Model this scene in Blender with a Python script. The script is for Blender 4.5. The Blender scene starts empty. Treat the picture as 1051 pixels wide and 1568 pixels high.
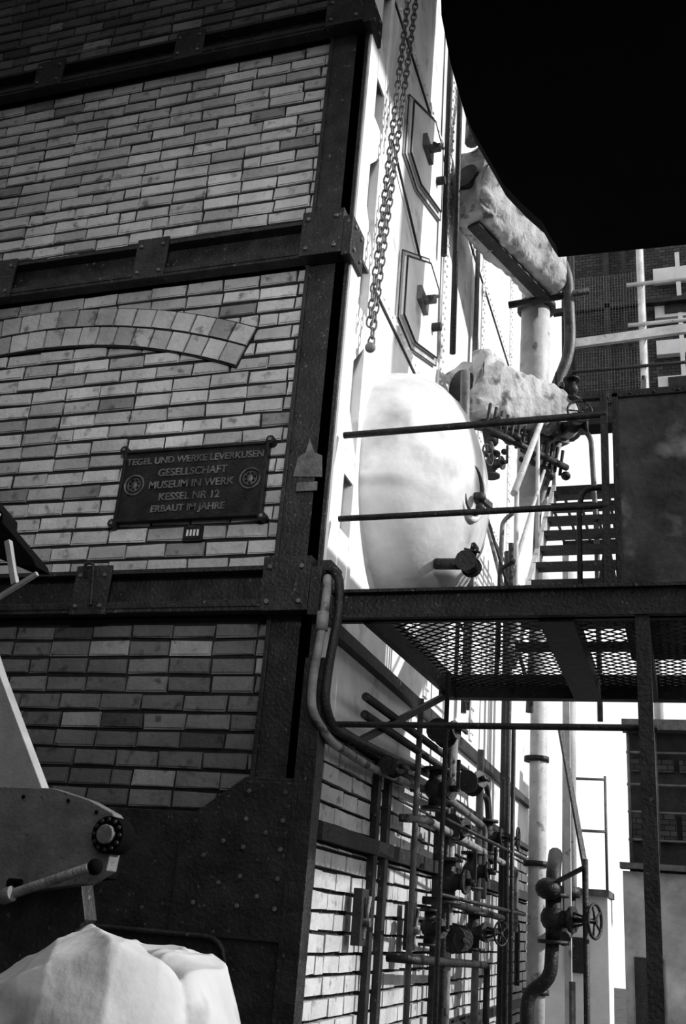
import bpy, bmesh, math, random
from mathutils import Matrix, Vector, noise
random.seed(7)
scene=bpy.context.scene
COL=bpy.context.collection
# ------------------------------------------------------------------ materials
def mat(name,c,rough=.7,metal=0.,var=.35,scale=6.,bump=.3,spots=None,tone=False,spec=.3,bs=7):
    m=bpy.data.materials.new(name);m.use_nodes=True;nt=m.node_tree;N=nt.nodes;L=nt.links
    b=N['Principled BSDF'];b.inputs['Roughness'].default_value=rough;b.inputs['Metallic'].default_value=metal
    b.inputs['Specular IOR Level'].default_value=spec
    tc=N.new('ShaderNodeTexCoord')
    n=N.new('ShaderNodeTexNoise');n.inputs['Scale'].default_value=scale;n.inputs['Detail'].default_value=8;n.inputs['Roughness'].default_value=.65
    L.new(tc.outputs['Object'],n.inputs['Vector'])
    r=N.new('ShaderNodeValToRGB')
    lo=c*(1-var);hi=min(1,c*(1+var))
    r.color_ramp.elements[0].position=.32;r.color_ramp.elements[1].position=.68
    r.color_ramp.elements[0].color=(lo,lo,lo,1);r.color_ramp.elements[1].color=(hi,hi,hi,1)
    L.new(n.outputs['Fac'],r.inputs['Fac']);out=r.outputs['Color']
    if spots:
        n2=N.new('ShaderNodeTexNoise');n2.inputs['Scale'].default_value=spots[0];n2.inputs['Detail'].default_value=6
        L.new(tc.outputs['Object'],n2.inputs['Vector'])
        r2=N.new('ShaderNodeValToRGB');r2.color_ramp.elements[0].position=spots[1];r2.color_ramp.elements[1].position=spots[1]+(spots[3] if len(spots)>3 else .06)
        L.new(n2.outputs['Fac'],r2.inputs['Fac'])
        mx=N.new('ShaderNodeMixRGB');mx.inputs[2].default_value=(spots[2],)*3+(1,)
        L.new(r2.outputs['Color'],mx.inputs[0]);L.new(out,mx.inputs[1]);out=mx.outputs[0]
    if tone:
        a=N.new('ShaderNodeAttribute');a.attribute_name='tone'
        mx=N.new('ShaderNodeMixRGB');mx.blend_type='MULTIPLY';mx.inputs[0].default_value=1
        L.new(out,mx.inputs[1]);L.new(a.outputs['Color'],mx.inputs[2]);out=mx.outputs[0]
    L.new(out,b.inputs['Base Color'])
    if bump:
        n3=N.new('ShaderNodeTexNoise');n3.inputs['Scale'].default_value=scale*bs;n3.inputs['Detail'].default_value=6
        L.new(tc.outputs['Object'],n3.inputs['Vector'])
        bp=N.new('ShaderNodeBump');bp.inputs['Strength'].default_value=bump;bp.inputs['Distance'].default_value=.01
        L.new(n3.outputs['Fac'],bp.inputs['Height']);L.new(bp.outputs['Normal'],b.inputs['Normal'])
    return m
def brickmat(name,c1,c2,mo,sc):
    m=bpy.data.materials.new(name);m.use_nodes=True;nt=m.node_tree;N=nt.nodes;L=nt.links
    b=N['Principled BSDF'];b.inputs['Roughness'].default_value=.9
    tc=N.new('ShaderNodeTexCoord');mp=N.new('ShaderNodeMapping');mp.inputs['Rotation'].default_value=(math.radians(90),0,0)
    L.new(tc.outputs['Object'],mp.inputs['Vector'])
    t=N.new('ShaderNodeTexBrick');t.inputs['Scale'].default_value=sc
    t.inputs['Color1'].default_value=(c1,c1,c1,1);t.inputs['Color2'].default_value=(c2,c2,c2,1);t.inputs['Mortar'].default_value=(mo,mo,mo,1)
    L.new(mp.outputs[0],t.inputs['Vector']);L.new(t.outputs['Color'],b.inputs['Base Color'])
    return m
M_brick=mat('glazed_brick',.47,.5,var=.25,scale=2.5,bump=.5,tone=True,spec=.45,spots=(16,.58,.20,.14),bs=18)
M_mortar=mat('sooty_mortar',.025,.95,var=.4,scale=20)
M_steel=mat('black_painted_steel',.028,.5,var=.5,scale=9,bump=.6,spots=(45,.65,.12),spec=.4)
M_steel2=mat('grey_steel',.12,.5,var=.5,scale=12,bump=.4,spec=.5)
M_cond=mat('weathered_pipe',.24,.5,var=.4,scale=9,bump=.4,spots=(11,.56,.08))
M_pale=mat('pale_paint',.50,.55,var=.25,scale=5,bump=.3,spots=(9,.62,.25))
M_white=mat('white_painted_plate',.74,.6,var=.15,scale=3,bump=.3,spots=(4,.58,.38,.15))
M_drum=mat('drum_paint',.62,.55,var=.2,scale=2.5,bump=.35,spots=(3.,.55,.28,.2))
M_lag=mat('lagging_plaster',.46,.95,var=.35,scale=5,bump=1.,spots=(8,.54,.14,.12))
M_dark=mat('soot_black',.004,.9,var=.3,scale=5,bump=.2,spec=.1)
M_plq=mat('plaque_bronze',.024,.45,metal=.2,var=.5,scale=15,bump=.3)
M_let=mat('raised_letter',.12,.5,metal=.2,var=.8,scale=12,bump=.2)
M_mach=mat('machine_enamel',.12,.6,var=.3,scale=14,bump=.3,spots=(60,.66,.03))
M_mpan=mat('machine_panel',.27,.6,var=.15,scale=14,bump=.2)
M_cloth=mat('canvas_cloth',.42,.95,var=.14,scale=5,bump=.25,spots=(6,.58,.20,.12))
M_tank=mat('tank_steel',.065,.55,var=.6,scale=5,bump=.5,spots=(2.6,.54,.34,.12))
M_ground=mat('ground_concrete',.06,.95,var=.4,scale=2,bump=.5)
M_bwall=brickmat('rear_brick',.05,.10,.012,5)
M_rend=mat('rendered_wall',.75,.9,var=.15,scale=2)
M_rend2=mat('stained_render',.36,.9,var=.3,scale=3,spots=(2.5,.55,.6,.15))
# ------------------------------------------------------------------ builder
class B:
    def __init__(s,name,mats):
        s.name=name;s.mats=mats;s.bm=bmesh.new();s.tl=s.bm.loops.layers.color.new('tone');s.t=1.
    def _fin(s,faces,mi,smooth=False):
        for f in faces:
            f.material_index=mi;f.smooth=smooth
            for l in f.loops:l[s.tl]=(s.t,s.t,s.t,1)
    def hexa(s,c,mi=0):
        v=[s.bm.verts.new(p) for p in c]
        fs=[s.bm.faces.new([v[i] for i in q]) for q in((0,3,2,1),(4,5,6,7),(0,1,5,4),(1,2,6,5),(2,3,7,6),(3,0,4,7))]
        s._fin(fs,mi)
    def box(s,a,b,mi=0):
        x0,y0,z0=[min(a[i],b[i]) for i in range(3)];x1,y1,z1=[max(a[i],b[i]) for i in range(3)]
        s.hexa([(x0,y0,z0),(x1,y0,z0),(x1,y1,z0),(x0,y1,z0),(x0,y0,z1),(x1,y0,z1),(x1,y1,z1),(x0,y1,z1)],mi)
    def bar(s,p,q,w,h,mi=0,up=(0,0,1)):
        p=Vector(p);q=Vector(q);d=(q-p).normalized();u=Vector(up)
        if abs(d.dot(u))>.98:u=Vector((0,1,0))
        sd=d.cross(u).normalized()*w/2;uu=sd.cross(d).normalized()*h/2
        s.hexa([p-sd-uu,p+sd-uu,q+sd-uu,q-sd-uu,p-sd+uu,p+sd+uu,q+sd+uu,q-sd+uu],mi)
    def prism(s,pts,ax,a,b,mi=0):
        def P(q,v):
            l=list(q);l.insert(ax,v);return l
        n=len(pts);A=[s.bm.verts.new(P(q,a)) for q in pts];C=[s.bm.verts.new(P(q,b)) for q in pts]
        fs=[s.bm.faces.new(A),s.bm.faces.new(C[::-1])]+[s.bm.faces.new((A[i],A[(i+1)%n],C[(i+1)%n],C[i])) for i in range(n)]
        s._fin(fs,mi)
    def cyl(s,p,q,r,mi=0,n=12,r2=None):
        s.tube([p,q],[r,r if r2 is None else r2],mi,n)
    def tube(s,pts,r,mi=0,n=10,cap=True):
        pts=[Vector(p) for p in pts];m=len(pts)
        if not isinstance(r,(list,tuple)):r=[r]*m
        rings=[];prev=None
        for i,p in enumerate(pts):
            d=(pts[min(i+1,m-1)]-pts[max(i-1,0)])
            d=d.normalized() if d.length>1e-9 else Vector((0,0,1))
            if prev is None:
                u=Vector((0,0,1)) if abs(d.z)<.9 else Vector((1,0,0))
            else:u=prev
            a=(u-d*u.dot(d)).normalized();prev=a;b=d.cross(a)
            rings.append([s.bm.verts.new(p+(a*math.cos(t)+b*math.sin(t))*r[i]) for t in [2*math.pi*k/n for k in range(n)]])
        fs=[]
        for i in range(m-1):
            for k in range(n):
                fs.append(s.bm.faces.new((rings[i][k],rings[i][(k+1)%n],rings[i+1][(k+1)%n],rings[i+1][k])))
        s._fin(fs,mi,True)
        if cap:s._fin([s.bm.faces.new(rings[0][::-1]),s.bm.faces.new(rings[-1])],mi)
    def pipe(s,pts,r,mi=0,bend=.08,n=10):
        P=[Vector(p) for p in pts];o=[P[0]]
        for i in range(1,len(P)-1):
            a=(P[i-1]-P[i]);b=(P[i+1]-P[i]);k=min(bend,a.length*.45,b.length*.45)
            A=P[i]+a.normalized()*k;C=P[i]+b.normalized()*k
            for t in (0,.25,.5,.75,1):o.append(A*(1-t)**2+P[i]*2*t*(1-t)+C*t*t)
        o.append(P[-1]);s.tube(o,r,mi,n)
    def ball(s,c,r,mi=0,sc=(1,1,1),seg=14):
        c=Vector(c);nr=max(4,seg//2);R=[]
        for i in range(1,nr):
            ph=math.pi*i/nr
            R.append([s.bm.verts.new((c.x+r*sc[0]*math.sin(ph)*math.cos(2*math.pi*k/seg),c.y+r*sc[1]*math.sin(ph)*math.sin(2*math.pi*k/seg),c.z+r*sc[2]*math.cos(ph))) for k in range(seg)])
        T=s.bm.verts.new((c.x,c.y,c.z+r*sc[2]));Bt=s.bm.verts.new((c.x,c.y,c.z-r*sc[2]))
        fs=[s.bm.faces.new((R[i][k],R[i+1][k],R[i+1][(k+1)%seg],R[i][(k+1)%seg])) for i in range(len(R)-1) for k in range(seg)]
        fs+=[s.bm.faces.new((T,R[0][k],R[0][(k+1)%seg])) for k in range(seg)]+[s.bm.faces.new((Bt,R[-1][(k+1)%seg],R[-1][k])) for k in range(seg)]
        s._fin(fs,mi,True)
    def ring(s,c,ax,R,r,mi=0,n=20,m=6,sc=1.,up=None):
        ax=Vector(ax).normalized();u=Vector(up) if up else (Vector((0,0,1)) if abs(ax.z)<.9 else Vector((1,0,0)))
        a=(u-ax*u.dot(ax)).normalized();b=ax.cross(a);c=Vector(c);rg=[]
        for k in range(n):
            t=2*math.pi*k/n;rad=(a*math.cos(t)*sc+b*math.sin(t));dr=rad.normalized()
            rg.append([s.bm.verts.new(c+rad*R+(dr*math.cos(w)+ax*math.sin(w))*r) for w in [2*math.pi*j/m for j in range(m)]])
        fs=[s.bm.faces.new((rg[k][j],rg[(k+1)%n][j],rg[(k+1)%n][(j+1)%m],rg[k][(j+1)%m])) for k in range(n) for j in range(m)]
        s._fin(fs,mi,True)
    def wheel(s,c,ax,R,mi=0,sp=5):
        s.ring(c,ax,R,R*.1,mi);ax=Vector(ax).normalized();u=Vector((0,0,1)) if abs(ax.z)<.9 else Vector((1,0,0))
        a=(u-ax*u.dot(ax)).normalized();b=ax.cross(a);c=Vector(c)
        for k in range(sp):
            t=2*math.pi*k/sp+.3;s.cyl(c,c+(a*math.cos(t)+b*math.sin(t))*R,R*.07,mi,6)
        s.cyl(c-ax*R*.12,c+ax*R*.12,R*.18,mi,8)
    def valve(s,c,pd,sd,r=.05,mi=0,wheel=True,wr=1.7):
        """globe valve: pd pipe direction, sd stem direction"""
        c=Vector(c);pd=Vector(pd).normalized();sd=Vector(sd).normalized()
        s.ball(c,r*1.25,mi);s.cyl(c-pd*r*2,c+pd*r*2,r*.75,mi)
        for k in(-1,1):
            s.cyl(c+pd*k*r*1.9,c+pd*k*r*2.25,r*1.5,mi,14)
        s.cyl(c,c+sd*r*1.9,r*.8,mi);s.cyl(c+sd*r*1.8,c+sd*r*2.1,r*1.2,mi,12)
        if wheel:
            s.cyl(c+sd*r*2,c+sd*r*4.4,r*.22,mi,8);s.bar(c+sd*r*2.1+pd*r*.6,c+sd*r*3.5+pd*r*.2,r*.2,r*.2,mi);s.bar(c+sd*r*2.1-pd*r*.6,c+sd*r*3.5-pd*r*.2,r*.2,r*.2,mi)
            s.wheel(c+sd*r*4.2,sd,r*wr,mi)
        else:
            s.cyl(c+sd*r*2,c+sd*r*3.,r*.35,mi,8);s.bar(c+sd*r*2.9,c+sd*r*2.9+pd*r*3,r*.35,r*.5,mi)
    def bolt(s,c,ax,r=.014,mi=0):
        ax=Vector(ax);c=Vector(c);s.cyl(c,c+ax*r*.9,r,mi,6)
    def done(s,bevel=0):
        me=bpy.data.meshes.new(s.name);bmesh.ops.recalc_face_normals(s.bm,faces=s.bm.faces[:]);s.bm.to_mesh(me);s.bm.free()
        for m in s.mats:me.materials.append(m)
        o=bpy.data.objects.new(s.name,me);COL.objects.link(o)
        if bevel:
            md=o.modifiers.new('bev','BEVEL');md.width=bevel;md.segments=2;md.limit_method='ANGLE'
        return o
SM=[M_steel,M_cond,M_steel2,M_pale]
def one(name,fn,*a,**k):
    b=B(name,SM);getattr(b,fn)(*a,**k);return b.done()
# ------------------------------------------------------------------ brick panels
BL,BH,J=.212,.083,.012
def bricks(b,kind,u0,u1,z0,z1,dark=1.,off=0.,proud=.012):
    row=0;z=z0
    while z<z1-.02:
        zt=min(z+BH,z1);u=u0-(BL*.5 if row%2 else 0)-off+random.uniform(-.015,.015)
        while u<u1:
            hd=random.random()<.05
            w=BL*(.5 if hd else 1)
            a=max(u,u0)+J*.42;c=min(u+w,u1)-J*.42;u+=w
            if c-a<.03:continue
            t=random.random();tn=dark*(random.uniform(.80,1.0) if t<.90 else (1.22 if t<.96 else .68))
            b.t=tn;j=lambda:random.uniform(-.004,.004);pr=proud+random.uniform(-.004,.004)
            zb=z+J*.68;zz=zt-J*.68;i=.006
            if kind=='F':
                b.hexa([(a+j(),-pr+.004,zb+j()),(c+j(),-pr+.004,zb+j()),(c,.03,zb),(a,.03,zb),(a+j(),-pr+.004,zz+j()),(c+j(),-pr+.004,zz+j()),(c,.03,zz),(a,.03,zz)],0)
                k=random.uniform(-.003,.003)
                b.hexa([(a+i,-pr,zb+i),(c-i,-pr+k,zb+i),(c-i,0,zb+i),(a+i,0,zb+i),(a+i,-pr+k,zz-i),(c-i,-pr,zz-i),(c-i,0,zz-i),(a+i,0,zz-i)],0)
            else:
                b.hexa([(-.03,a,zb),(pr,a+j(),zb+j()),(pr,c+j(),zb+j()),(-.03,c,zb),(-.03,a,zz),(pr,a+j(),zz+j()),(pr,c+j(),zz+j()),(-.03,c,zz)],0)
        z+=BH;row+=1
    b.t=1
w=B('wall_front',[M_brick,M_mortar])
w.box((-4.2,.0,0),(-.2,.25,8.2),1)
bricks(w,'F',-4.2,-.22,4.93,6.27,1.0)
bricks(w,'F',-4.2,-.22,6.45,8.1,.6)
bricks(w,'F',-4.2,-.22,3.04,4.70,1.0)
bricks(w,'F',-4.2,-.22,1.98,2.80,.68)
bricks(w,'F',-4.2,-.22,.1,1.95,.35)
cx,cz=-1.75,1.25;A=math.radians(22.3)
q=lambda r,t,y:(cx+r*math.sin(t),y,cz+r*math.cos(t))
for k in range(24):
    t0=-A+2*A*k/24;t1=-A+2*A*(k+1)/24;y=-.020;r0,r1=3.12,3.365
    w.hexa([q(r0,t0,y),q(r0,t1,y),q(r0,t1,.02),q(r0,t0,.02),q(r1,t0,y),q(r1,t1,y),q(r1,t1,.02),q(r1,t0,.02)],1)
for ring,(r0,r1) in enumerate(((3.13,3.238),(3.250,3.355))):
    n=22 if ring==0 else 21
    for k in range(n):
        t0=-A+2*A*k/n+.0016;t1=-A+2*A*(k+1)/n-.0016
        w.t=random.uniform(.74,.95);y=-.030+random.uniform(-.003,.003)
        w.hexa([q(r0,t0,y),q(r0,t1,y),q(r0,t1,.02),q(r0,t0,.02),q(r1,t0,y),q(r1,t1,y),q(r1,t1,.02),q(r1,t0,.02)],0)
w.t=1
w.done()
w=B('wall_side',[M_brick,M_mortar,M_white,M_steel,M_pale])
w.box((-.2,.02,0),(-.012,6.5,2.40),1)
bricks(w,'S',.16,6.4,1.98,2.36,1.75)
bricks(w,'S',.16,6.4,.3,1.90,1.65)
w.box((-.2,.30,2.40),(0,6.5,9.4),2);w.box((-.2,.02,2.40),(-.1,.3,9.4),3)
w.box((-.2,.12,2.40),(-.004,.31,2.82),2)
for y in (1.95,3.4,4.9):
    w.box((0,y-.05,2.9),(.012,y+.05,9.3),2);w.box((.0,y+.05,2.9),(.008,y+.058,9.3),3)
    z=2.95
    while z<9.2:
        w.ball((.014,y-.03,z),.012,2,seg=8);w.ball((.014,y+.03,z),.012,2,seg=8);z+=.09
for z in (4.84,6.95):
    w.box((0,.3,z-.04),(.014,6.4,z+.04),2);w.box((0,.3,z-.05),(.01,6.4,z-.04),3)
    y=.35
    while y<6.3:
        w.ball((.016,y,z),.012,2,seg=8);y+=.09
for z,h in ((1.94,.07),(2.38,.04),(2.80,.06),(1.05,.06)):
    w.box((-.01,.12,z-h/2),(.05,6.4,z+h/2),3)
for y in (.95,1.15,2.35,2.6,3.7,5.0):
    w.box((-.01,y-.03,.2),(.045,y+.03,2.4),3)
w.done()
# ------------------------------------------------------------------ steel frame on front
f=B('steel_frame',[M_steel,M_pale,M_steel2,M_white])
f.box((-.235,-.03,.0),(0,.03,8.4),0)
f.box((-.235,-.045,.0),(-.215,-.03,8.4),0)
f.box((-.022,-.045,1.5),(0,.0,8.4),0)
f.box((-.08,-.03,1.4),(.012,.12,8.4),3)
f.box((-.04,.25,2.85),(.02,.30,8.4),3)
z=2.95;k=0
while z<8.2:
    f.prism([(.11,z),(.29,z),(.29,z+.10),(.11,z+.34)] if k%2 else [(.11,z),(.29,z+.20),(.29,z+.34),(.11,z+.34)],0,.004,.016,3)
    z+=.62;k+=1
def beam(z0,z1,x0=-4.2,x1=-.2):
    f.box((x0,-.035,z0),(x1,.01,z1),0)
    f.box((x0,-.10,z1-.022),(x1,.0,z1),0)
    f.box((x0,-.10,z0),(x1,.0,z0+.022),0)
    f.box((x0,-.105,z0+.018),(x1,-.095,z0+.05),0)
for z0,z1 in ((6.27,6.45),(4.70,4.93),(2.83,3.04)):
    beam(z0,z1)
    for x0,x1 in ((-2.19,-1.99),(-1.21,-1.02),(-3.2,-3.0)):
        f.box((x0,-.115,z0-.01),(x1,-.10,z1+.02),0)
        for x in(x0+.03,x1-.03):
            for z in (z0+.03,z1-.03):f.bolt((x,-.115,z),(0,-1,0),.011,2)
    f.box((-.245,-.125,z0-.01),(-.02,-.03,z1+.03),0)
    for x in(-.21,-.06):
        for z in (z0+.03,z1-.02):f.bolt((x,-.125,z),(0,-1,0),.012,2)
    f.box((-.02,-.12,z0-.03),(.03,.08,z1-.02),0)
    for y in(-.08,.02):
        for z in (z0+.02,z1-.07):f.bolt((.03,y,z),(1,0,0),.012,2)
f.box((-.10,-.11,2.845),(.03,.04,2.86),0)
f.box((.0,-.06,3.02),(.05,.1,3.07),0)
f.pipe([(-1.15,-.12,3.0),(-1.15,-.15,3.06),(-1.1,-.15,3.06),(-1.09,-.13,2.86)],.008,0,.03)
f.prism([(-.24,2.12),(.0,2.12),(.0,0),(-4.2,0),(-4.2,1.97),(-.45,1.97)],1,-.07,.0,0)
f.prism([(-.23,2.10),(-.02,2.10),(-.02,1.5),(-.5,1.5),(-.5,1.9),(-.42,1.95)],1,-.085,-.07,0)
for x,z in ((-.21,2.06),(-.05,2.06),(-.05,1.95),(-.05,1.84),(-.05,1.73),(-.05,1.62),(-.21,1.95),(-.21,1.84),(-.21,1.73),(-.21,1.62),(-.3,1.86),(-.38,1.8),(-.3,1.7),(-.4,1.62),(-.12,1.9),(-.13,1.66)):
    f.bolt((x,-.085,z),(0,-1,0),.010,2)
f.pipe([(-1.6,-.09,1.5),(-.25,-.09,1.5),(-.2,-.09,1.2)],.012,0)
f.box((0,-.09,0),(.06,-.075,2.62),0);f.box((.055,-.09,0),(.07,.0,2.62),0);f.box((-.02,-.09,0),(.0,-.045,2.62),0)
f.done(.004)
# ------------------------------------------------------------------ plaque
p=B('memorial_plaque',[M_plq,M_let])
p.box((-1.10,-.045,3.305),(-.32,-.02,3.69),0)
for a,b in (((-1.10,-.056,3.675),(-.32,-.04,3.69)),((-1.10,-.056,3.305),(-.32,-.04,3.32)),((-1.10,-.056,3.305),(-1.085,-.04,3.69)),((-.335,-.056,3.305),(-.32,-.04,3.69))):p.box(a,b,0)
for x in(-1.105,-.315):
    for z in(3.30,3.695):
        p.cyl((x,-.058,z),(x,-.012,z),.022,0,14);p.cyl((x,-.064,z),(x,-.058,z),.010,1,8)
for x in (-1.02,-.40):
    p.ring((x,-.047,3.50),(0,1,0),.052,.006,1);p.ring((x,-.047,3.50),(0,1,0),.034,.004,1);p.ball((x,-.047,3.50),.018,1,(1,.4,1.2))
    for k in range(7):
        t=k*.9;p.ball((x+.026*math.sin(t),-.047,3.50+.026*math.cos(t)),.006,1)
po=p.done(.002)
for body,z,s,x in (("TEGEL UND WERKE LEVERKUSEN",3.62,.038,-.71),("GESELLSCHAFT",3.55,.042,-.71),("MUSEUM IN WERK",3.485,.042,-.71),("KESSEL NR 12",3.42,.042,-.71),("ERBAUT IM JAHRE",3.36,.038,-.71)):
    t=bpy.data.curves.new('text_line','FONT');t.body=body;t.size=s*1.3;t.align_x='CENTER';t.extrude=.004;t.offset=.0012
    o=bpy.data.objects.new('text_line',t);COL.objects.link(o);o.location=(x,-.046,z-.01);o.rotation_euler=(math.radians(90),0,0)
    t.materials.append(M_let);o.parent=po
p=B('number_tag',[M_pale,M_plq]);p.box((-.72,-.03,3.20),(-.62,-.014,3.275),1);p.box((-.71,-.034,3.21),(-.63,-.03,3.265),1)
for k in range(4):p.box((-.70+.018*k,-.037,3.222),(-.69+.018*k,-.034,3.255),0)
p.done()
p=B('notice_plate',[M_steel2,M_steel]);p.prism([(-.185,3.50),(-.04,3.49),(-.05,3.60),(-.09,3.62),(-.12,3.69),(-.135,3.62),(-.17,3.60)],1,-.036,-.03,0);p.box((-.16,-.042,3.42),(-.06,-.03,3.465),0)
p.done()
# ------------------------------------------------------------------ hatches on side
for (Y,Z) in ((.86,4.93),(.78,6.08)):
    h=B('inspection_hatch',[M_white,M_steel,M_steel2,M_pale])
    pts=[(Y,Z+.02),(Y+.28,Z-.0),(Y+.84,Z+.22),(Y+.8,Z+.74),(Y+.55,Z+.78),(Y,Z+.44)]
    big=[(y+(y-(Y+.4))*.14,z+(z-(Z+.4))*.14) for y,z in pts]
    h.prism(big,0,.002,.02,3);h.prism(pts,0,.002,.04,0)
    for i in range(6):
        a=pts[i];b=pts[(i+1)%6];h.cyl((.04,a[0],a[1]),(.04,b[0],b[1]),.007,1,6)
        a=big[i];b=big[(i+1)%6];h.cyl((.02,a[0],a[1]),(.02,b[0],b[1]),.005,1,6)
    h.box((.04,Y+.25,Z+.30),(.07,Y+.45,Z+.40),2);h.cyl((.05,Y+.35,Z+.35),(.14,Y+.35,Z+.35),.03,2)
    h.cyl((.12,Y+.25,Z+.3),(.12,Y+.48,Z+.46),.011,1)
    h.cyl((.04,Y+.68,Z+.36),(.10,Y+.68,Z+.36),.03,1)
    h.done(.003)
# ------------------------------------------------------------------ chain
c=B('hoist_chain',[M_steel2])
for (a,b_) in (((.08,.17,4.33),(.08,.60,7.6)),((.08,.12,4.42),(.08,.44,7.6))):
    a=Vector(a);b_=Vector(b_);n=int((b_-a).length/.055);d=(b_-a).normalized()
    for k in range(n+1):
        q_=a+d*.055*k;ax=(1,0,0) if k%2 else (.1,1,0)
        c.ring(q_,ax,.018,.006,0,10,5,1.9,up=d)
c.ball((.08,.16,4.29),.028,0);c.box((.02,.3,7.5),(.12,.65,7.7),0)
c.done()
# ------------------------------------------------------------------ boiler drum end
d=B('boiler_drum',[M_drum,M_steel,M_steel2])
cy,cz,R=1.07,3.86,.70
rings=[]
prof=[(0.0,R),(.08,R)]+[(.08+.44*math.sin(t),R*math.cos(t)) for t in [math.radians(a) for a in (10,20,30,40,50,60,70,82)]]
for x,r in prof:rings.append([d.bm.verts.new((x,cy+r*math.cos(t),cz+r*math.sin(t))) for t in [2*math.pi*k/56 for k in range(56)]])
fs=[d.bm.faces.new((rings[i][k],rings[i][(k+1)%56],rings[i+1][(k+1)%56],rings[i+1][k])) for i in range(len(prof)-1) for k in range(56)]
d._fin(fs,0,True);d._fin([d.bm.faces.new(rings[-1])],0,True)
mc=Vector((.475,.86,3.78));mx=Vector((1,-.35,0)).normalized()
d.ring(mc,mx,.12,.02,0,24,8,1.35);d.ring(mc+mx*.012,mx,.098,.012,1,24,6,1.4)
d.bar(mc+mx*.03+Vector((0,0,-.03)),mc+mx*.03+Vector((.05,.16,-.03)),.03,.03,1);d.ball(mc+mx*.06+Vector((0,0,-.05)),.03,1);d.ball(mc+mx*.06+Vector((0,0,-.11)),.026,1)
d.done()
# ------------------------------------------------------------------ lagged ducts
def lagged(name,A,Bp,w0,h0,w1,h1,seed,amp=1.):
    b=B(name,[M_lag,M_steel]);A=Vector(A);Bp=Vector(Bp);dd=(Bp-A).normalized();sd=dd.cross(Vector((0,0,1))).normalized();up=sd.cross(dd)
    nu,nv=34,48;R=[]
    for i in range(nu+1):
        t=i/nu;c0=A.lerp(Bp,t);ww=(w0+(w1-w0)*t)/2;hh=(h0+(h1-h0)*t)/2;ring=[]
        rag=(1-t)**3
        for k in range(nv):
            a=2*math.pi*k/nv;cs,sn=math.cos(a),math.sin(a);e=.5
            px=math.copysign(abs(cs)**e,cs)*ww;pz=math.copysign(abs(sn)**e,sn)*hh
            p=c0+sd*px+up*pz;n=noise.fractal(p*3+Vector((seed,0,0)),.8,2.,4)*.022*(1+2*rag)+noise.noise(p*13)*.06*rag
            n+=.006*math.sin(t*60)      # wrapped bands
            ring.append(b.bm.verts.new(p+(sd*cs+up*sn)*n*amp+dd*noise.noise(p*8)*.10*rag))
        R.append(ring)
    fs=[b.bm.faces.new((R[i][k],R[i][(k+1)%nv],R[i+1][(k+1)%nv],R[i+1][k])) for i in range(nu) for k in range(nv)]
    b._fin(fs,0,True)
    fs=[b.bm.faces.new(R[0][::-1]),b.bm.faces.new(R[-1])];b._fin(fs,0,False)
    b.cyl(A-dd*.06,A+dd*.1,min(w0,h0)*.3,1,16);b.cyl(Bp-dd*.1,Bp+dd*.1,min(w1,h1)*.4,1,16)
    b.bar(A-up*(h0/2+.01)+dd*.1,Bp-up*(h1/2+.01),.10,.03,1)
    return b.done()
lagged('lagged_duct',(.16,1.98,6.86),(.62,3.05,6.74),.34,.70,.36,.62,1)
lagged('lagged_duct',(.18,2.0,5.08),(.76,2.75,5.15),.36,.50,.34,.34,5)
# ------------------------------------------------------------------ platform
g=B('access_platform',[M_steel,M_steel2])
z=2.87;XE=2.0
g.box((.06,-.03,2.80),(XE,.03,2.93),0);g.box((.06,-.06,2.80),(XE,.0,2.815),0);g.box((.06,-.06,2.915),(XE,.0,2.93),0)
g.box((.2,1.48,2.80),(XE,1.56,2.93),0)
g.bar((.22,0,2.85),(.28,1.5,2.85),.04,.12,0)
g.bar((1.02,0,2.84),(1.02,1.5,2.84),.14,.1,0);g.bar((1.36,0,2.84),(1.36,1.5,2.84),.04,.1,0)
g.bar((.28,1.45,2.82),(.05,.3,2.3),.03,.03,0)
x=-1.4
while x<XE:
    for s in(1,-1):
        x0,y0,x1,y1=(x,0.,x+1.5,1.5) if s>0 else (x,1.5,x+1.5,0.)
        a=max(0,(.25-x0)/1.5);b_=min(1,(XE-.02-x0)/1.5)
        if b_>a+.02:
            P=(x0+1.5*a,y0+(y1-y0)*a,z);Q=(x0+1.5*b_,y0+(y1-y0)*b_,z);g.bar(P,Q,.015,.002,0)
    x+=.070
g.bar((1.36,-.02,0),(1.36,-.02,2.82),.055,.05,0)
g.bar((XE-.05,-.02,0),(XE-.05,-.02,2.82),.06,.06,0);g.bar((XE-.05,1.5,0),(XE-.05,1.5,2.82),.06,.06,0)
g.cyl((.08,0.02,2.36),(1.4,0.02,2.37),.013,0)
g.cyl((.04,-.01,3.71),(1.24,-.01,3.72),.016,0);g.cyl((.05,-.01,3.285),(1.24,-.01,3.29),.014,0)
g.box((1.215,-.02,2.9),(1.245,.02,3.83),0);g.bar((1.14,0,3.815),(1.25,0,3.815),.03,.03,0)
g.prism([(1.19,2.93),(1.27,2.93),(1.245,3.1),(1.215,3.1)],1,-.012,.012,0)
g.pipe([(1.225,.1,2.93),(1.225,.1,3.42),(1.13,.1,3.42),(1.11,.1,3.34),(1.11,.1,2.93)],.012,0,.05)
g.done(.002)
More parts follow.
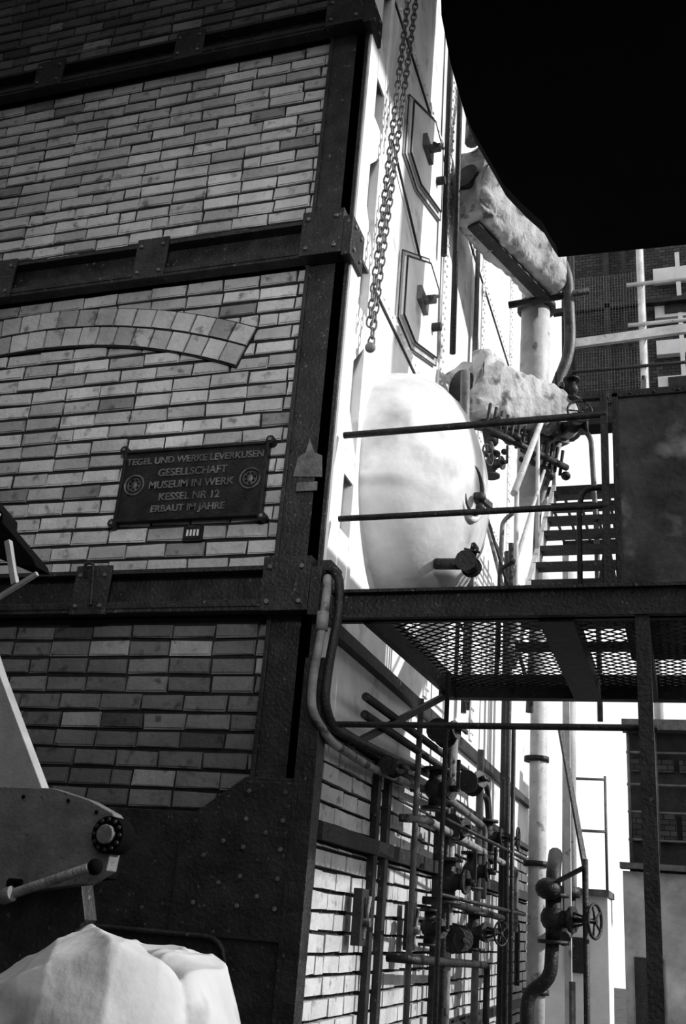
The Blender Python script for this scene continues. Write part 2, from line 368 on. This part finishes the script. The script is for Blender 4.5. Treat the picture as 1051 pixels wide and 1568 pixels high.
# ------------------------------------------------------------------ stair
s=B('steel_stair',[M_steel,M_pale])
P0=Vector((0,1.15,2.93));P1=Vector((0,3.1,4.75))
for x,mi in ((.66,1),(1.34,0)):
    s.bar((x,P0.y,P0.z),(x,P1.y,P1.z),.03,.12,mi)
n=10
for k in range(n):
    t=(k+.5)/n;y=P0.y+(P1.y-P0.y)*t;zz=P0.z+(P1.z-P0.z)*t
    s.box((.66,y-.08,zz-.006),(1.34,y+.08,zz+.006),0);s.box((.66,y-.085,zz-.03),(1.34,y-.08,zz+.006),0)
for x in(.66,1.34):
    for t in(.05,.5,.97):
        q_=P0.lerp(P1,t);s.cyl((x,q_.y,q_.z),(x,q_.y,q_.z+.95),.014,1 if x<1 else 0)
    s.cyl((x,P0.y,P0.z+.95),(x,P1.y,P1.z+.9),.020,1 if x<1 else 0);s.cyl((x,P0.y,P0.z+.5),(x,P1.y,P1.z+.45),.012,1 if x<1 else 0)
s.box((.6,3.05,4.70),(1.9,3.1,4.76),0);s.box((.6,4.2,4.70),(1.9,4.25,4.76),0)
for k in range(12):s.box((.6+.11*k,3.1,4.74),(.62+.11*k,4.2,4.76),0)
s.bar((.62,4.22,4.7),(.62,4.22,0),.05,.05,1);s.bar((1.85,4.22,4.7),(1.85,4.22,0),.06,.06,0);s.bar((1.85,3.07,4.7),(1.85,3.07,0),.06,.06,0)
s.done()
# ------------------------------------------------------------------ right tank
t=B('riveted_tank',[M_tank,M_steel])
t.box((1.27,.03,2.94),(2.05,1.2,3.84),0)
t.box((1.262,.02,3.815),(2.06,1.21,3.85),1);t.box((1.262,.02,2.94),(1.29,1.21,3.84),1)
k=1.34
while k<2.0:t.bolt((k,.02,3.83),(0,-1,0),.008,1);k+=.1
t.done(.01)
# ------------------------------------------------------------------ overhead hopper (black) and added roof shade
hp=B('coal_hopper',[M_dark])
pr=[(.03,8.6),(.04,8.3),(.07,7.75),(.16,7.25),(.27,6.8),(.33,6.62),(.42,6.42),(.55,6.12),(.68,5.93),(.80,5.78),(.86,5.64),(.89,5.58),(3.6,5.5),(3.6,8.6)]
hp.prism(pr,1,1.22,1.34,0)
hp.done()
r=B('added_roof_shade',[M_dark,M_steel]);r.box((-5,-2.4,8.42),(4,1.4,8.6),0)  # unseen roof, added to hold back sky and dim the upper front wall
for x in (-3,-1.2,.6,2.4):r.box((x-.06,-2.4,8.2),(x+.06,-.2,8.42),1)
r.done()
# ------------------------------------------------------------------ pipework upper side
one('steam_pipe','pipe',[(.10,2.3,8.6),(.16,2.0,7.5),(.17,1.95,7.2)],.055,1)
one('steam_pipe','cyl',(.10,1.75,8.4),(.10,1.9,5.3),.022,0);one('steam_pipe','cyl',(.05,1.62,8.4),(.05,1.72,6.0),.022,0)
one('steam_pipe','cyl',(.05,2.9,3.0),(.05,2.9,8.0),.02,2)
for q_ in ((.32,1.38,4.22),(.30,1.33,4.02),(.40,1.85,4.40)):one('globe_valve','valve',q_,(0,0,1),(1,-.3,0),.038,0,wheel=q_[2]==4.22)
one('steam_pipe','cyl',(.40,1.85,4.45),(.3,2.1,4.85),.03,0);one('steam_pipe','cyl',(.32,1.38,4.3),(.30,1.42,4.85),.03,2)
one('globe_valve','valve',(.50,.74,3.32),(0,1,.1),(.3,-.3,1),.036,0,wheel=False);one('blowdown_pipe','cyl',(.32,.78,3.34),(.5,.74,3.32),.03,0)
one('tie_rod','cyl',(.15,1.9,4.8),(.60,1.6,3.35),.009,0);one('tie_rod','cyl',(.2,2.1,4.6),(.62,2.0,3.0),.012,1);one('tie_rod','cyl',(.02,.45,5.9),(.02,1.75,5.4),.008,0)
one('handle_rail','pipe',[(.58,1.2,2.95),(.58,1.2,3.45),(.66,1.2,3.5),(.66,1.1,3.45)],.012,0,.03);one('handle_rail','pipe',[(.48,1.72,2.9),(.50,1.72,3.95),(.58,1.7,4.0)],.014,2)
fr=B('access_ladder',SM)
for y in (2.15,2.55):fr.cyl((.15,y,2.95),(.15,y,4.7),.014,2)
for k in range(8):fr.cyl((.15,2.15,3.0+.22*k),(.15,2.55,3.0+.22*k),.010,2)
fr.done()
u=B('expansion_vessel',SM)
u.cyl((.47,3.2,4.7),(.50,3.2,6.9),.12,3,20);u.cyl((.5,3.2,6.45),(.5,3.2,6.5),.16,0,20);u.cyl((.5,3.2,5.5),(.5,3.2,5.55),.16,0,20);u.cyl((.3,3.0,6.4),(.95,3.0,6.45),.03,0);u.done()
one('steam_pipe','pipe',[(.74,3.0,6.75),(.78,3.0,6.6),(.80,3.0,5.9),(.66,3.0,5.55),(.6,3.0,4.8)],.045,2,.25)
one('globe_valve','valve',(.86,2.5,4.98),(1,0,0),(.35,-1,.1),.045,0,wr=1.9);one('globe_valve','valve',(.84,2.6,5.33),(0,0,1),(-1,-.5,0),.04,0,wheel=False)
one('steam_pipe','pipe',[(.6,2.7,4.9),(.86,2.5,4.98),(.98,2.5,4.9),(1.0,2.6,4.2),(1.0,2.6,2.9)],.018,2)
one('steam_pipe','pipe',[(.55,2.6,2.95),(.6,2.6,4.4),(.75,2.7,5.0)],.025,1,.1)
u=B('pipe_fittings_cluster',SM)
for k in range(14):
    y=1.75+.06*k;u.ball((.36+.05*math.sin(k*2.1)+.03*k,y+.1,4.66+.09*math.sin(k*1.7)),.022+.012*(k%3),0,(1,1.3,.9));u.cyl((.36+.03*k,y+.1,4.66),(.38+.03*k,y+.12,4.86),.012,0)
u.cyl((.34,1.8,4.66),(.8,2.6,4.70),.024,0);u.done()
# corner conduit pair
q_=B('corner_conduit',[M_cond,M_steel])
q_.pipe([(.035,.03,3.02),(.05,-.05,3.03),(.10,-.08,2.98),(.115,-.08,2.84),(.09,-.09,2.6),(.09,-.11,2.42),(.10,.0,2.34),(.12,.6,2.35),(.12,1.7,2.4)],.020,1,.07,12)
q_.pipe([(.035,.0,2.98),(.05,-.10,2.98),(.075,-.15,2.9),(.065,-.15,2.7),(.045,-.15,2.52),(.05,-.15,2.38),(.10,-.02,2.28),(.10,.6,2.27),(.10,2.4,2.34)],.019,0,.06,12)
q_.cyl((.066,-.15,2.72),(.066,-.15,2.8),.026,0,12)
q_.done()
# ------------------------------------------------------------------ lower side pipework
for y,z in ((.3,2.54),(.3,2.46)):one('header_pipe','pipe',[(.14,y,z),(.14,3.4,z+.03),(.14,3.6,z-.4)],.020,0)
for i,y in enumerate((1.3,1.95,2.2,2.9,3.15,3.4)):
    one('riser_pipe','cyl',(.13+.05*math.sin(y*7),y,.6),(.13+.05*math.sin(y*7),y,2.75),.016+.008*math.sin(y*5)**2,(2,0,1,2,0,1)[i])
for zz,a,b_,mi in ((2.12,1.3,4.4,1),(1.74,1.9,4.5,0),(1.45,1.2,3.2,0),(2.3,1.5,3.0,2)):
    one('branch_pipe','pipe',[(.06,a,zz),(.2,a,zz),(.2,b_,zz-.05),(.2,b_,zz-.5)],.022,mi,.08)
for i,(c_,pd,sd,r_,wh) in enumerate((((.2,1.6,2.62),(0,1,0),(1,-.3,.2),.045,0),((.2,1.5,2.3),(0,0,1),(1,-.4,0),.05,0),((.2,1.9,1.85),(0,0,1),(1,-.2,0),.055,0),((.22,2.1,1.55),(0,1,0),(.6,-1,0),.05,0),((.2,2.6,1.95),(0,0,1),(1,0,0),.05,0),((.2,2.7,1.6),(0,0,1),(1,-.5,0),.05,1),((.22,2.35,2.45),(0,1,0),(1,-.6,.3),.045,0),((.2,3.1,2.2),(0,0,1),(1,0,0),.05,1),((.2,1.5,1.6),(0,0,1),(1,-.5,0),.04,0),((.15,.75,2.3),(0,1,0),(1,-.5,0),.03,0),((.2,2.0,2.15),(0,1,0),(1,-.5,0),.045,0))):
    one('manifold_valve','valve',c_,pd,sd,r_,0,wheel=bool(wh),wr=1.4)
l=B('guard_rail',SM)
l.cyl((.38,.9,1.0),(.38,.9,2.8),.012,0);l.cyl((.36,.9,2.1),(.5,2.8,2.05),.010,0);l.cyl((.36,.9,1.75),(.5,2.8,1.72),.010,0);l.cyl((.48,2.4,.8),(.48,2.4,2.8),.014,0);l.done()
for y,z in ((.62,1.62),(1.55,1.6)):
    l=B('switch_box',SM);l.box((.046,y,z-.12),(.09,y+.1,z+.12),0);l.cyl((.09,y+.05,z-.09),(.11,y+.05,z+.09),.010,1);l.cyl((.09,y+.05,z-.02),(.12,y+.05,z-.02),.02,1);l.done(.003)
one('header_pipe','pipe',[(.1,.5,1.05),(.1,3.5,1.05)],.03,0)
v=B('vertical_pipe',[M_pale,M_steel])
v.cyl((.36,4.3,0),(.40,4.3,4.6),.07,0,20)
for z in (1.2,2.1,2.9):v.cyl((.37,4.3,z),(.37,4.3,z+.04),.10,1,18)
v.done()
v=B('vertical_pipe',[M_pale,M_steel])
v.cyl((.60,4.5,1.95),(.62,4.5,4.6),.055,0,20);v.cyl((.60,4.5,1.9),(.60,4.5,1.98),.085,1,16);v.pipe([(.60,4.5,1.95),(.60,4.5,1.7),(.62,3.9,1.6)],.05,1);v.done()
one('riser_pipe','cyl',(.16,4.0,.5),(.16,4.0,4.6),.03,0);one('riser_pipe','cyl',(.22,3.8,.5),(.22,3.8,4.6),.022,0)
b=B('large_gate_valve',[M_steel,M_steel2])
b.valve((.62,3.3,1.72),(0,0,1),(1,-.35,0),.07,0,wr=1.5);b.pipe([(.62,3.3,1.7),(.62,3.3,2.0),(.60,3.6,2.15)],.05,0)
b.pipe([(.62,3.3,1.7),(.6,3.3,1.35),(.45,3.3,1.25),(.45,3.3,.0)],.045,0);b.ball((.6,3.2,1.9),.09,0,(1,1,.8))
b.pipe([(.75,3.2,1.35),(.75,3.2,.9),(.62,3.2,.8),(.6,3.2,0)],.02,1)
b.done()
b=B('pipe_strut',[M_steel,M_steel2]);b.bar((.66,3.4,3.0),(.84,3.2,2.05),.035,.02,0);b.bar((.84,3.2,2.05),(.66,3.2,1.95),.12,.02,0);b.cyl((.84,3.2,2.1),(.84,3.2,0),.02,0);b.done()
# ------------------------------------------------------------------ foreground machine (left)
m=B('mobile_crane',[M_mach,M_dark,M_steel2,M_mpan,M_steel])
m.prism([(-1.2,1.86),(-.11,1.865),(.0,1.84),(.075,1.81),(.095,1.79),(.085,1.67),(.03,1.635),(-.24,1.59),(-1.2,1.5)],1,-1.62,-1.57,0)
m.prism([(-1.2,1.84),(-.22,1.84),(-.12,1.8),(-.12,1.66),(-1.2,1.5)],1,-1.57,-1.2,1)
m.prism([(-1.2,1.6),(-.02,1.64),(.01,1.55),(-.03,1.5),(-.08,1.42),(-.2,1.40),(-.3,0.),(-1.2,0.)],1,-1.56,-1.5,4)
m.cyl((.085,-1.645,1.755),(.085,-1.58,1.755),.046,1,20);m.cyl((.085,-1.66,1.755),(.085,-1.645,1.755),.024,0,14)
for k in range(12):
    t_=k*.5236;m.bolt((.085+.037*math.cos(t_),-1.645,1.755+.037*math.sin(t_)),(0,-1,0),.006,4)
m.cyl((-.6,-1.68,1.43),(.07,-1.68,1.672),.0125,2,14);m.ball((.08,-1.67,1.675),.020,1);m.cyl((-.6,-1.68,1.43),(-.35,-1.68,1.52),.017,0,14)
m.cyl((-.16,-1.69,1.587),(-.13,-1.69,1.598),.020,2,14);m.bar((-.165,-1.66,1.625),(-.135,-1.67,1.59),.015,.02,1);m.cyl((-.17,-1.66,1.625),(-.13,-1.66,1.625),.009,1)
for x,zz in ((-.33,1.82),(-.33,1.66),(-.2,1.84),(-.06,1.835),(.03,1.81)):m.bolt((x,-1.62,zz),(0,-1,0),.006,1)
m.prism([(-1.2,2.35),(-.50,2.28),(-.45,2.20),(-.22,1.862),(-1.2,1.86)],1,-1.5,-1.46,3)
m.prism([(-1.1,2.95),(-.66,2.82),(-.55,2.72),(-.545,2.69),(-.40,2.56),(-.385,2.535),(-.44,2.54),(-.60,2.60),(-1.1,2.6)],1,-1.52,-1.44,1)
m.bar((-.70,-1.54,2.80),(-.555,-1.54,2.70),.02,.03,3);m.bar((-.60,-1.54,2.36),(-.36,-1.54,2.505),.014,.014,3);m.bar((-.50,-1.53,2.62),(-.44,-1.53,2.475),.02,.02,3)
m.box((-1.1,-1.5,1.8),(-.95,-1.4,2.9),1)
m.done(.006)
# ------------------------------------------------------------------ cloth
cl=B('canvas_tarpaulin',[M_cloth,M_dark])
nx,ny=190,130;G=[]
rc=random.Random(5)
folds=[(rc.uniform(0,math.pi),rc.uniform(-.8,.8),rc.uniform(.025,.07),rc.choice((-1,1))*rc.uniform(.004,.011),rc.uniform(-1,1)) for _ in range(26)]
def crease(d,w): return math.exp(-abs(d)/w)
for i in range(nx+1):
    row=[]
    for j in range(ny+1):
        a=-1+2*i/nx;bb=-1+2*j/ny
        y=-2.45+bb*.30;x=.50+a*.37-(y+2.5)*.42
        rr=(abs(a)**2.8+abs(bb)**2.6)
        z=1.530-.03*rr-.40*max(0,rr-.70)**1.1-.15*max(0,.18-a)
        z+=.026*crease(a-.22+.25*bb,.18)-.022*crease(a-.40+.5*bb,.06)+.016*crease(a-.62-.2*bb,.2)
        wv=a+.12*noise.noise(Vector((a*2,bb*2,7)));wu=bb+.12*noise.noise(Vector((a*2,bb*2,3)))
        for an,of,wd_,am,ce in folds:
            dd_=wv*math.cos(an)+wu*math.sin(an)-of;al=-wv*math.sin(an)+wu*math.cos(an)
            z+=am*crease(dd_,wd_)*math.exp(-((al-ce)/.55)**2)
        P=Vector((x,y,.4));z+=.014*noise.noise(P*6)+.006*noise.noise(P*14)
        row.append(cl.bm.verts.new((x+noise.noise(Vector((z*9,y*6,9)))*.02,y,max(z,.9))))
    G.append(row)
cl._fin([cl.bm.faces.new((G[i][j],G[i+1][j],G[i+1][j+1],G[i][j+1])) for i in range(nx) for j in range(ny)],0,True)
cl.box((.25,-2.6,0),(.70,-2.3,1.2),1)
cl.done()
# ------------------------------------------------------------------ background
gr=B('ground',[M_ground]);gr.box((-30,-30,-.2),(30,40,0),0);gr.done()
ob=B('unseen_sky_blocker',[M_bwall,M_dark]);ob.box((-16,-11,0),(1.5,-10,13),0);ob.box((-12,-10,0),(-11,3,13),0)  # dark masses added out of view to cut skylight on the front wall
for x in (-9,-6,-3):
    for z in (2,6):ob.box((x,-10,z),(x+1.6,-9.95,z+2.2),1)
ob.done()
k=B('rear_brick_building',[M_bwall,M_steel,M_rend,M_steel2])
k.box((.15,8.4,8.2),(6,9,14),0);k.box((.1,8.2,8.05),(6,8.4,8.25),1)
for x in(2.1,4.5):k.box((x,8.4,0),(x+.3,8.8,8.2),1)
for z in(8.42,8.98,9.56,10.15):
    k.box((1.42,8.3,z),(3.5,8.4,z+.22),2)
for z in (8.42,9.56):k.box((1.55,8.28,z+.05),(1.85,8.3,z+.19),1)
k.box((1.72,8.29,8.3),(1.78,8.31,10.6),2)
k.box((.05,8.2,9.75),(6,8.3,9.82),1);k.box((.75,8.2,8.2),(.83,8.3,14),1)
k.box((1.0,8.25,8.25),(1.06,8.3,14),1)
k.done()
sc=B('scaffold_tower',[M_pale,M_steel,M_steel2])
for x in (1.27,2.2):
    for y in (7.2,7.9):sc.cyl((x,y,0),(x,y,12),.045,0)
for z in (8.75,9.35):
    sc.cyl((1.1,7.15,z),(2.4,7.15,z),.025,0)
sc.bar((.35,7.15,8.55),(2.4,7.15,8.65),.06,.12,0);sc.cyl((.42,7.2,8.0),(.42,7.2,10.2),.03,1);sc.cyl((.4,7.15,8.15),(.4,7.9,8.15),.03,1);sc.cyl((.4,7.15,8.15),(2.2,7.15,8.15),.02,1)
# wire-mesh guard panels between the posts
for i in range(22):
    x=.46+.035*i;sc.cyl((x,7.25,7.7),(x,7.25,8.5),.003,2,4);sc.cyl((x,7.25,8.72),(x,7.25,9.6),.003,2,4)
for i in range(22):
    sc.cyl((.44,7.25,7.7+.038*i),(1.24,7.25,7.7+.038*i),.003,2,4);sc.cyl((.44,7.25,8.74+.04*i),(1.24,7.25,8.74+.04*i),.003,2,4)
sc.done()
rb=B('white_outbuilding',[M_rend,M_steel,M_steel2])
rb.box((.3,5.2,0),(.84,5.8,1.98),0);rb.box((.50,5.17,1.35),(.66,5.2,1.62),1);rb.box((.26,5.1,1.95),(.86,5.8,2.0),2)
rb.done()
sh=B('rear_shed',[M_bwall,M_steel,M_rend2,M_steel2])
sh.box((.98,6.2,0),(4,7.0,3.55),1)
for z,h_ in ((3.25,.12),(2.75,.25),(2.25,.2)):
    for x in (1.02,1.22,1.46,1.7,1.94):sh.box((x,6.16,z-h_),(x+.19,6.2,z),0)
for z in (3.3,3.0,2.75,2.5):sh.cyl((.98,6.1,z),(2.4,6.1,z),.012,3)
for x in (1.0,1.25,1.6):sh.cyl((x,6.1,2.3),(x,6.1,3.5),.014,3)
sh.box((.9,6.0,2.24),(4,6.2,2.29),3);sh.box((.92,6.1,.3),(1.9,6.19,2.22),2);sh.box((1.0,6.08,.3),(1.25,6.12,1.5),1);sh.box((.95,6.0,3.5),(4,6.2,3.6),3)
sh.done()
hr=B('handrail',[M_steel2])
for x in(.55,.82):hr.cyl((x,5.5,1.98),(x,5.5,2.98),.012,0)
for z in(2.5,2.95):hr.cyl((.55,5.5,z),(.82,5.5,z),.012,0)
hr.done()
# ------------------------------------------------------------------ light
wd=bpy.data.worlds.new('sky');scene.world=wd;wd.use_nodes=True
bg=wd.node_tree.nodes['Background'];bg.inputs[0].default_value=(1,1,1,1);bg.inputs[1].default_value=.95
su=bpy.data.lights.new('sun','SUN');su.energy=3.6;su.angle=.02;so=bpy.data.objects.new('sun',su);COL.objects.link(so)
so.rotation_euler=Vector((1,.12,.56)).to_track_quat('Z','Y').to_euler()
sp=bpy.data.lights.new('wall_fill_spot','SPOT');sp.energy=600;sp.spot_size=math.radians(42);sp.spot_blend=1;sp.shadow_soft_size=.4  # added fill spot, brightens mid front wall and falls off around it
so=bpy.data.objects.new('wall_fill_spot',sp);COL.objects.link(so);so.location=(1.8,-5.5,4.4)
so.rotation_euler=(Vector((1.8,-5.5,4.4))-Vector((-.55,0,4.25))).to_track_quat('Z','Y').to_euler()
# ------------------------------------------------------------------ camera
cam=bpy.data.cameras.new('camera');co=bpy.data.objects.new('camera',cam);COL.objects.link(co);scene.camera=co
cam.sensor_fit='VERTICAL';cam.sensor_height=36;cam.sensor_width=24;cam.lens=35.24;cam.clip_start=.05
co.matrix_world=Matrix.Translation((1.48,-4.0,1.6))@(Matrix.Rotation(.34022,4,'Z')@Matrix.Rotation(1.956393,4,'X')@Matrix.Rotation(.083366,4,'Z'))
scene.view_settings.view_transform='Standard'
try: scene.view_settings.look='Medium High Contrast'
except Exception: pass
